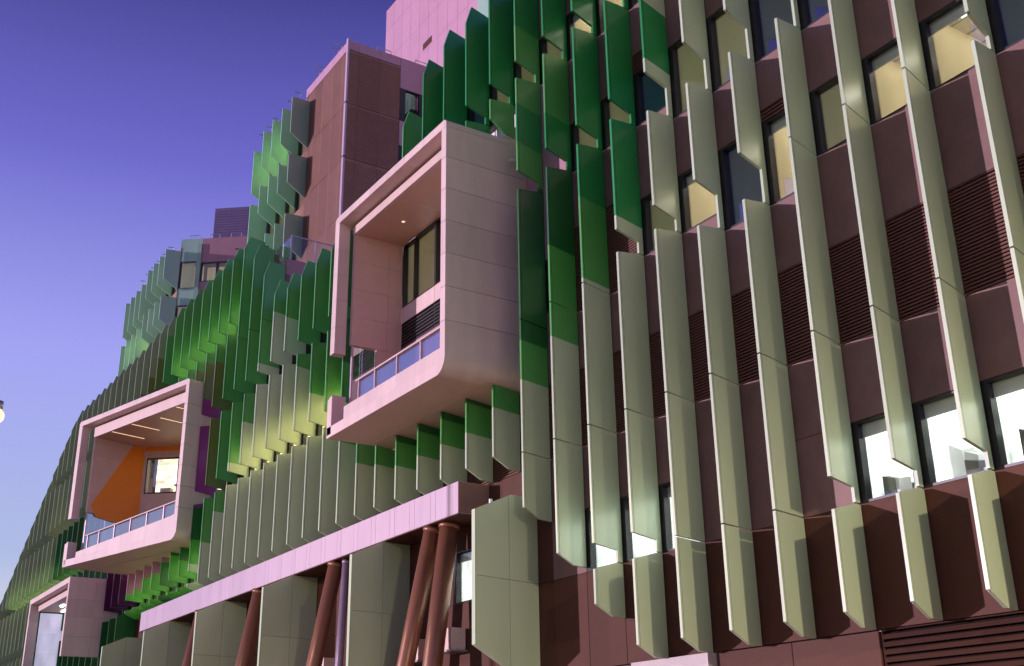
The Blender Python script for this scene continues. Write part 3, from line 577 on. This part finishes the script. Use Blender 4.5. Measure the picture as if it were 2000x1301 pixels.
for k in range(6):
    root = thing('blade_wall', BN[k], 'panel', group='blade walls along the ground floor')
    xo = -25.47 - 7.46*k; tw = .16; sl = -.235
    def bp(t, z, sd): return (xo + (t+1.25)*sl + (tw if sd else 0) - tw, t, z)
    zb_ = 3.12
    full = [(-1.25, zb_), (0.0, zb_-.55), (D-.02, zb_-.62), (D-.02, 7.15), (0.0, 7.13), (-1.25, 6.58)]
    if k == 0: full = [(-1.25, 3.12), (0.0, 2.55), (D-.02, 2.47), (D-.02, 7.2), (0.1, 7.17), (-1.25, 6.58)]
    cells = [(-1.19, -.006, -5, 4.855), (-1.19, -.006, 4.867, 9), (.006, 2, -5, 4.855), (.006, 2, 4.867, 9)]
    for t0, t1, a0, a1 in cells:
        q = full
        q = clip(clip(clip(clip(q, 0, t0, True), 0, t1, False), 1, a0, True), 1, a1, False)
        if len(q) < 3: continue
        mb = MB(); L_ = [bp(t, z, 0) for t, z in q]; R_ = [bp(t, z, 1) for t, z in q]; mb.face(L_[::-1], 'sage' if k < 1 else 'sage'); mb.face(R_, 'sage')
        for a in range(len(q)): j = (a+1) % len(q); mb.face([L_[a], L_[j], R_[j], R_[a]], 'sage')
        mb.build('panel', root)
    q = clip(full, 0, -1.195, False); mb = MB(); L_ = [bp(t, z, 0) for t, z in q]; R_ = [bp(t, z, 1) for t, z in q]; mb.face(L_[::-1], 'sage'); mb.face(R_, 'sage')
    for a in range(len(q)): j = (a+1) % len(q); mb.face([L_[a], L_[j], R_[j], R_[a]], 'sage')
    mb.build('edge_trim', root)
    q = clip(clip(full, 0, -1.22, True), 0, 1.05, True) if 0 else None
# small boxes on the ground floor wall
for x, z, lb in ((-30.2, 3.48, 'small pink box on a wall bracket behind the copper columns'), (-32.2, 3.35, 'small pink wall box half hidden between two copper columns'), (-39.2, 3.40, 'small pink wall box left of the slim violet post')):
    r_ = thing('wall_box', lb, 'wall box', group='small boxes on the ground floor wall')
    box('housing', r_, x-.4, x+.35, D-.55, D-.06, z, z+.62, 'box'); box('bracket', r_, x-.45, x+.4, D-.6, D, z-.06, z-.005, 'steel'); box('back_plate', r_, x-.25, x+.2, D-.058, D-.002, z+.05, z+.5, 'steel')
sc1 = thing('wall_camera', 'tiny white camera on the side of the nearest balcony box', 'camera')
b = MB(); b.tube((-26.25, .55, 17.9), (-26.14, .55, 17.9), .035, 'white'); b.build('mount', sc1); b = MB(); b.tube((-26.12, .62, 17.88), (-26.12, .45, 17.84), .045, 'white'); b.build('body', sc1)
lp = thing('blade_lamp', 'tiny round lamp on top of the big olive blade', 'lamp')
b = MB(); b.tube((-25.72, -.6, 6.8), (-25.72, -.6, 6.95), .05, 'white'); b.build('stem', lp)

# ------------------------------------------------------------------ upper buildings
tw_ = thing('louvred_tower', 'brown louvred tower block with pale corner pole behind the nearest balcony box', 'building')
Yt = 5.6; xc = -50.44; zt_ = 39.0
xsj = [xc-.02, -51.2, -52.5, -53.83, -55.15, -56.4]
for a, c in zip(xsj[:-1], xsj[1:]):
    panel(c, a, 38.4, zt_, 'towerpink', 'parapet_panel', y0=Yt, parent=tw_)
    for z0, z1 in ((34.88, 38.4), (31.46, 34.87), (28.0, 31.45), (24.5, 27.99)): louvre(c, a, z0, z1, y0=Yt, parent=tw_, pitch=.11, m='towerbrown')
ysj = [5.6, 6.25, 7.58, 8.89]
def side_panel(y0, y1, z0, z1, m, nm, slats=False):
    b = MB()
    b.box(xc-.2, xc-.03 if slats else xc, y0+.006, y1-.006, z0+.006, z1-.006, m); o = b.build(nm, tw_)
    if slats:
        s = MB(); n = int((z1-z0-.04)/.11)
        for k in range(n): z = z0+.02+k*.11; s.hexa([(xc-.03, y0+.01), (xc, y0+.01), (xc, y1-.01), (xc-.03, y1-.01)], z, z+.06, m)
        q = s.build('slats', o); q['kind'] = 'stuff'
for a, c in zip(ysj[:-1], ysj[1:]):
    a2 = a+.03 if a == 5.6 else a
    side_panel(a2, c, 38.4, zt_, 'towerpink', 'parapet_panel')
    for z0, z1 in ((34.88, 38.4), (31.46, 34.87), (28.0, 31.45), (24.5, 27.99)): side_panel(a2, c, z0, z1, 'towerbrown', 'louvre', True)
for a, c in ((8.9, 10.2), (10.2, 11.5)):
    side_panel(a, c, 36.95, zt_, 'towerpink', 'parapet_panel'); side_panel(a, c, 33.2, 34.8, 'towerpink', 'parapet_panel'); side_panel(a, c, 29.2, 31.0, 'towerpink', 'parapet_panel')
    for z0, z1 in ((34.8, 36.95), (31.0, 33.2)):
        b = MB(); b.box(xc-.2, xc-.01, a, a+.35, z0, z1, 'frame'); b.box(xc-.2, xc-.01, c-.06, c, z0, z1, 'frame'); b.box(xc-.2, xc-.01, a+.35, c-.06, z0, z0+.06, 'frame'); b.box(xc-.2, xc-.01, a+.35, c-.06, z1-.06, z1, 'frame')
        f_ = b.build('window', tw_); b = MB(); b.box(xc-.1, xc-.09, a+.34, c-.05, z0+.05, z1-.05, 'glass'); b.build('pane', f_)
        b = MB(); b.box(xc-1.6, xc-1.5, a, c, z0-.3, z1+.3, 'room_dark'); b.build('room', f_)
box('corner_pole', tw_, xc-.12, xc+.09, Yt-.09, Yt+.02, 24, zt_+.05, 'beam')
for z in (34.86, 31.45): box('corner_joint', tw_, xc-.13, xc+.10, Yt-.10, Yt+.021, z-.04, z+.04, 'frame')
box('roof', tw_, -63, xc-.03, Yt+.23, 11.5, 38.6, 38.75, 'conc')
box('core', tw_, -63, xc-.25, Yt+2.2, 11.4, 22, 38.5, 'dark')
def davit(par, x, y, z, dx_, dy_):
    b = MB(); b.tube((x, y, z-.3), (x, y, z+.25), .03, 'steel', 8); b.tube((x, y, z+.25), (x+dx_, y+dy_, z+.32), .035, 'steel', 8); b.build('roof_bracket', par)
for x in (-51.6, -52.1, -54.2, -54.7): davit(tw_, x, Yt+.1, zt_+.05, 0, -.45)
for y in (7.4, 9.9): 
    b = MB(); b.tube((xc-.1, y, zt_-.1), (xc-.1, y, zt_+.25), .025, 'steel', 8); b.tube((xc-.1, y+.9, zt_-.1), (xc-.1, y+.9, zt_+.25), .025, 'steel', 8); b.tube((xc-.1, y, zt_+.25), (xc-.1, y+.9, zt_+.25), .025, 'steel', 8); b.build('roof_rail', tw_)
# fins on the upper storeys
def upper_fin(par, x, zb0, zt0, m, deep=1.2, trimm=None):
    y0, y1 = 4.4, 4.4+deep; k = -.19; th = .08
    poly = [(0, zb0), (1, zb0-.62), (1, zt0+.18), (0, zt0)]
    mb = MB(); L_ = [(x+u*deep*k, y0+u*deep, z) for u, z in poly]; R_ = [(x+th+u*deep*k, y0+u*deep, z) for u, z in poly]
    mb.face(L_[::-1], m); mb.face(R_, m)
    for a in range(4): j = (a+1) % 4; mb.face([L_[a], L_[j], R_[j], R_[a]], m)
    return mb.build('fin', par)
def upper_set(par, xs0, n, first_slate, off):
    for k in range(n):
        x = xs0-1.51*k; m = 'slate' if (k == 0 and first_slate) else ('mint' if par is tw_ else 'silver')
        lv = [(35.25, 37.65), (31.96, 33.82), (28.1, 29.96), (24.24, 26.1)] if k < off else [(34.0, 36.98), (30.14, 33.2), (26.3, 29.4), (23, 25.6)]
        for z0, z1 in lv: upper_fin(par, x, z0, z1, m)
        # wall behind
        for (z0, z1, kd) in ((37.0, 38.2, 'p'), (34.6, 37.0, 'w'), (33.2, 34.6, 'p'), (31.0, 33.2, 'w'), (29.3, 31.0, 'p'), (27.1, 29.3, 'w'), (22, 27.1, 'p')):
            if kd == 'p': panel(x-.25-1.51+.02, x-.25+.02, z0, z1, 'towerbrown', 'wall_panel', y0=5.62, parent=par)
            else: window(x-.25-1.51+.02, x-.25+.02, z0, z1, 'room_green' if (k in (1, 2, 3) and z0 > 34 and off == 4 and par is tw_) or (z0 < 32 and k in (3, 4, 5) and par is not tw_) else 'room_dim', y0=5.62, parent=par, lamp=False, deep=1.2)
upper_set(tw_, -55.6, 5, True, 4)
for k in range(6): davit(tw_, -56.3-1.15*k, 5.2, 38.3, -.1, -.35)
pk = thing('pink_tower', 'tall plain pink panelled tower rising behind the brown tower', 'building')
Yp = 11.85; rows = [39.6, 42.1, 44.4, 46.86, 48.6]
for k in range(10):
    x0 = -58.6+1.2*k
    for z0, z1 in zip(rows[:-1], rows[1:]): panel(x0, x0+1.2, z0, z1, 'towerpink', 'facade_panel', y0=Yp, parent=pk, t=.3)
box('vent', pk, -53.25, -52.15, Yp-.02, Yp-.002, 42.25, 42.7, 'brown')
box('core', pk, -58.55, -44, Yp+.32, 22, 38.7, 48.5, 'towerpink'); box('end_panel', pk, -46.55, -44.4, Yp-.1, Yp+.2, 38.7, 50, 'palegreen'); box('end_fin', pk, -45.6, -45.5, Yp-1.4, Yp-.12, 41.5, 50, 'sage')
# rear wing at the left, turned face with windows
rw = thing('rear_wing', 'upper rear wing with pale green corner window and pink panels above the left fins', 'building')
upper_set(rw, -80.06, 8, False, 4)
ca = (-80.36, 5.6); ev = (.62773, .77843)
atr = placer(ca, ev)
def rslab(nm, s0, s1, z0, z1, m, t0=0, t1=.2, par=rw):
    b = MB(); b.hexa([atr(s0,t0), atr(s1,t0), atr(s1,t1), atr(s0,t1)], z0, z1, m); return b.build(nm, par)
def rwin(s0, s1, z0, z1, room, fm='frame'):
    b = MB()
    for q in ((s0, s0+.1, z0, z1), (s1-.06, s1, z0, z1), (s0+.1, s1-.06, z0, z0+.06), (s0+.1, s1-.06, z1-.06, z1)):
        b.hexa([atr(q[0],.01), atr(q[1],.01), atr(q[1],.2), atr(q[0],.2)], q[2], q[3], fm)
    f_ = b.build('window', rw); rslab('pane', s0+.09, s1-.05, z0+.05, z1-.05, 'glass', .1, .112, f_); rslab('room', s0, s1, z0-.2, z1+.2, room, 1.4, 1.5, f_)
rslab('corner_panel', .02, 1.38, 37.0, 38.89, 'palegreen'); rwin(.02, 1.38, 34.75, 36.99, 'room_warm', 'purple'); rslab('corner_panel', .02, 1.38, 33.4, 34.74, 'palegreen'); rwin(.02, 1.38, 31.2, 33.39, 'room_dim', 'purple'); rslab('corner_panel', .02, 1.38, 26, 31.19, 'palegreen')
rslab('mullion_post', 1.385, 1.72, 26, 38.4, 'slate', -.12, .2); rslab('mullion_cap', 1.385, 1.72, 38.41, 38.89, 'palegreen')
for k in range(5):
    s0 = 1.73+1.27*k; s1 = s0+1.262
    rslab('facade_panel', s0, s1, 36.85, 38.85, 'wall_light'); rwin(s0, s1, 35.25, 36.84, 'room_warm'); rslab('facade_panel', s0, s1, 33.0, 35.24, 'wall_light'); rwin(s0, s1, 31.3, 32.99, 'room_dim'); rslab('facade_panel', s0, s1, 24, 31.29, 'wall_light')
rslab('vent', 4.35, 4.75, 37.75, 37.85, 'dark', -.012, -.002)
box('roof', rw, -97, -80.4, 5.9, 14, 38.0, 38.2, 'conc')
for s in (.6, 2.2, 3.9):
    b = MB(); p0 = atr(s, .1); p1 = atr(s+.8, .1)
    for p in (p0, p1): b.tube((p[0], p[1], 38.8), (p[0], p[1], 39.2), .025, 'steel', 8)
    b.tube((p0[0], p0[1], 39.2), (p1[0], p1[1], 39.2), .025, 'steel', 8); b.build('roof_rail', rw)
for k in range(6): davit(rw, -81.2-1.5*k, 5.3, 38.2, -.2, -.35)
pr_ = thing('plant_room', 'purple grey ribbed plant room box on the rear roof', 'building')
atp = placer((-85.2, 9.5), ev)
for k in range(5):
    b = MB(); s0 = 1.4*k; b.hexa([atp(s0,0), atp(s0+1.392,0), atp(s0+1.392,.15), atp(s0,.15)], 38.2, 44.75, 'purple'); o = b.build('cladding_panel', pr_)
    sb = MB()
    for q in range(26): z = 38.4+q*.24; sb.hexa([atp(s0,-.03), atp(s0+1.392,-.03), atp(s0+1.392,0), atp(s0,0)], z, z+.12, 'purple')
    q = sb.build('ribs', o); q['kind'] = 'stuff'
b = MB(); b.hexa([atp(0,.16), atp(7,.16), atp(7,6), atp(0,6)], 38.2, 44.6, 'purple'); b.build('core', pr_)
# roof terrace wall and glass balustrade between the boxes
ter = thing('terrace_balustrade', 'clear glass balustrade at the corner of the roof terrace above the green fins', 'balustrade')
xk, yk, zk = -46.9, 1.5, 23.05
for k in range(3):
    y0 = yk+.02+k*1.25; box('pane', ter, xk-.01, xk+.005, y0+.06, y0+1.2, zk, zk+1.12, 'glass'); box('post', ter, xk-.05, xk-.012, y0, y0+.06, zk-.1, zk+1.1, 'rail')
box('handrail', ter, xk-.03, xk+.03, yk, yk+3.8, zk+1.125, zk+1.165, 'rail')
for k in range(2): box('pane', ter, xk-1.95*.5*(k+1)+.03, xk-1.95*.5*k-.03, yk, yk+.012, zk, zk+1.12, 'glass'); box('post', ter, xk-.975*(k+1)-.03, xk-.975*(k+1)+.02, yk+.014, yk+.06, zk-.1, zk+1.1, 'white')
for k in range(3): 
    b = MB(); b.box(xk-.25, xk+.04, D+.26+k*1.3, D+.26+(k+1)*1.3-.006, 19.0, zk-.1, 'wall_light'); b.build('terrace_panel', wing)

# ------------------------------------------------------------------ street lamps on the far footpath; one glows at the left edge of the view
emission('globe_light', (1.0, 0.72, 0.50), 0.85)
def street_lamp(hx, hy, hz_, label, watts):
    sl_ = thing('street_lamp', label, 'lamp', group='street lamps on the footpath')
    b = MB(); b.tube((hx, hy-2.3, -1.6), (hx, hy-2.3, hz_+.3), .09, 'steel', 16); b.build('pole', sl_, True)
    b = MB(); b.tube((hx, hy-2.3, hz_+.25), (hx, hy, hz_+.42), .05, 'steel', 12); b.build('arm', sl_, True)
    b = MB(); b.tube((hx, hy, hz_+.20), (hx, hy, hz_+.46), .16, 'steel', 20); b.build('cap', sl_, True)
    me = bpy.data.meshes.new('globe'); bm = bmesh.new(); bmesh.ops.create_uvsphere(bm, u_segments=24, v_segments=14, radius=.24); bm.to_mesh(me); bm.free()
    me.materials.append(MATS['globe_light'])
    for p in me.polygons: p.use_smooth = True
    link('globe', me, sl_, (hx, hy, hz_+ZO))
    ll = bpy.data.lights.new('street_lamp_light', 'SPOT'); ll.energy = watts; ll.color = (1.0, 0.80, 0.56); ll.shadow_soft_size = .25
    ll.spot_size = RAD(178); ll.spot_blend = 0.35
    po = bpy.data.objects.new('street_lamp_light', ll); COL.objects.link(po); po.location = (hx, hy, hz_+ZO-.5); po.parent = sl_
    po.rotation_euler = (RAD(12), 0, 0)
street_lamp(-36.3, -11.62, 10.4, 'lit street lamp head glowing at the left edge of the view', 1200)
street_lamp(16.0, -11.62, 10.4, 'lit street lamp farther right along the same footpath', 21000)
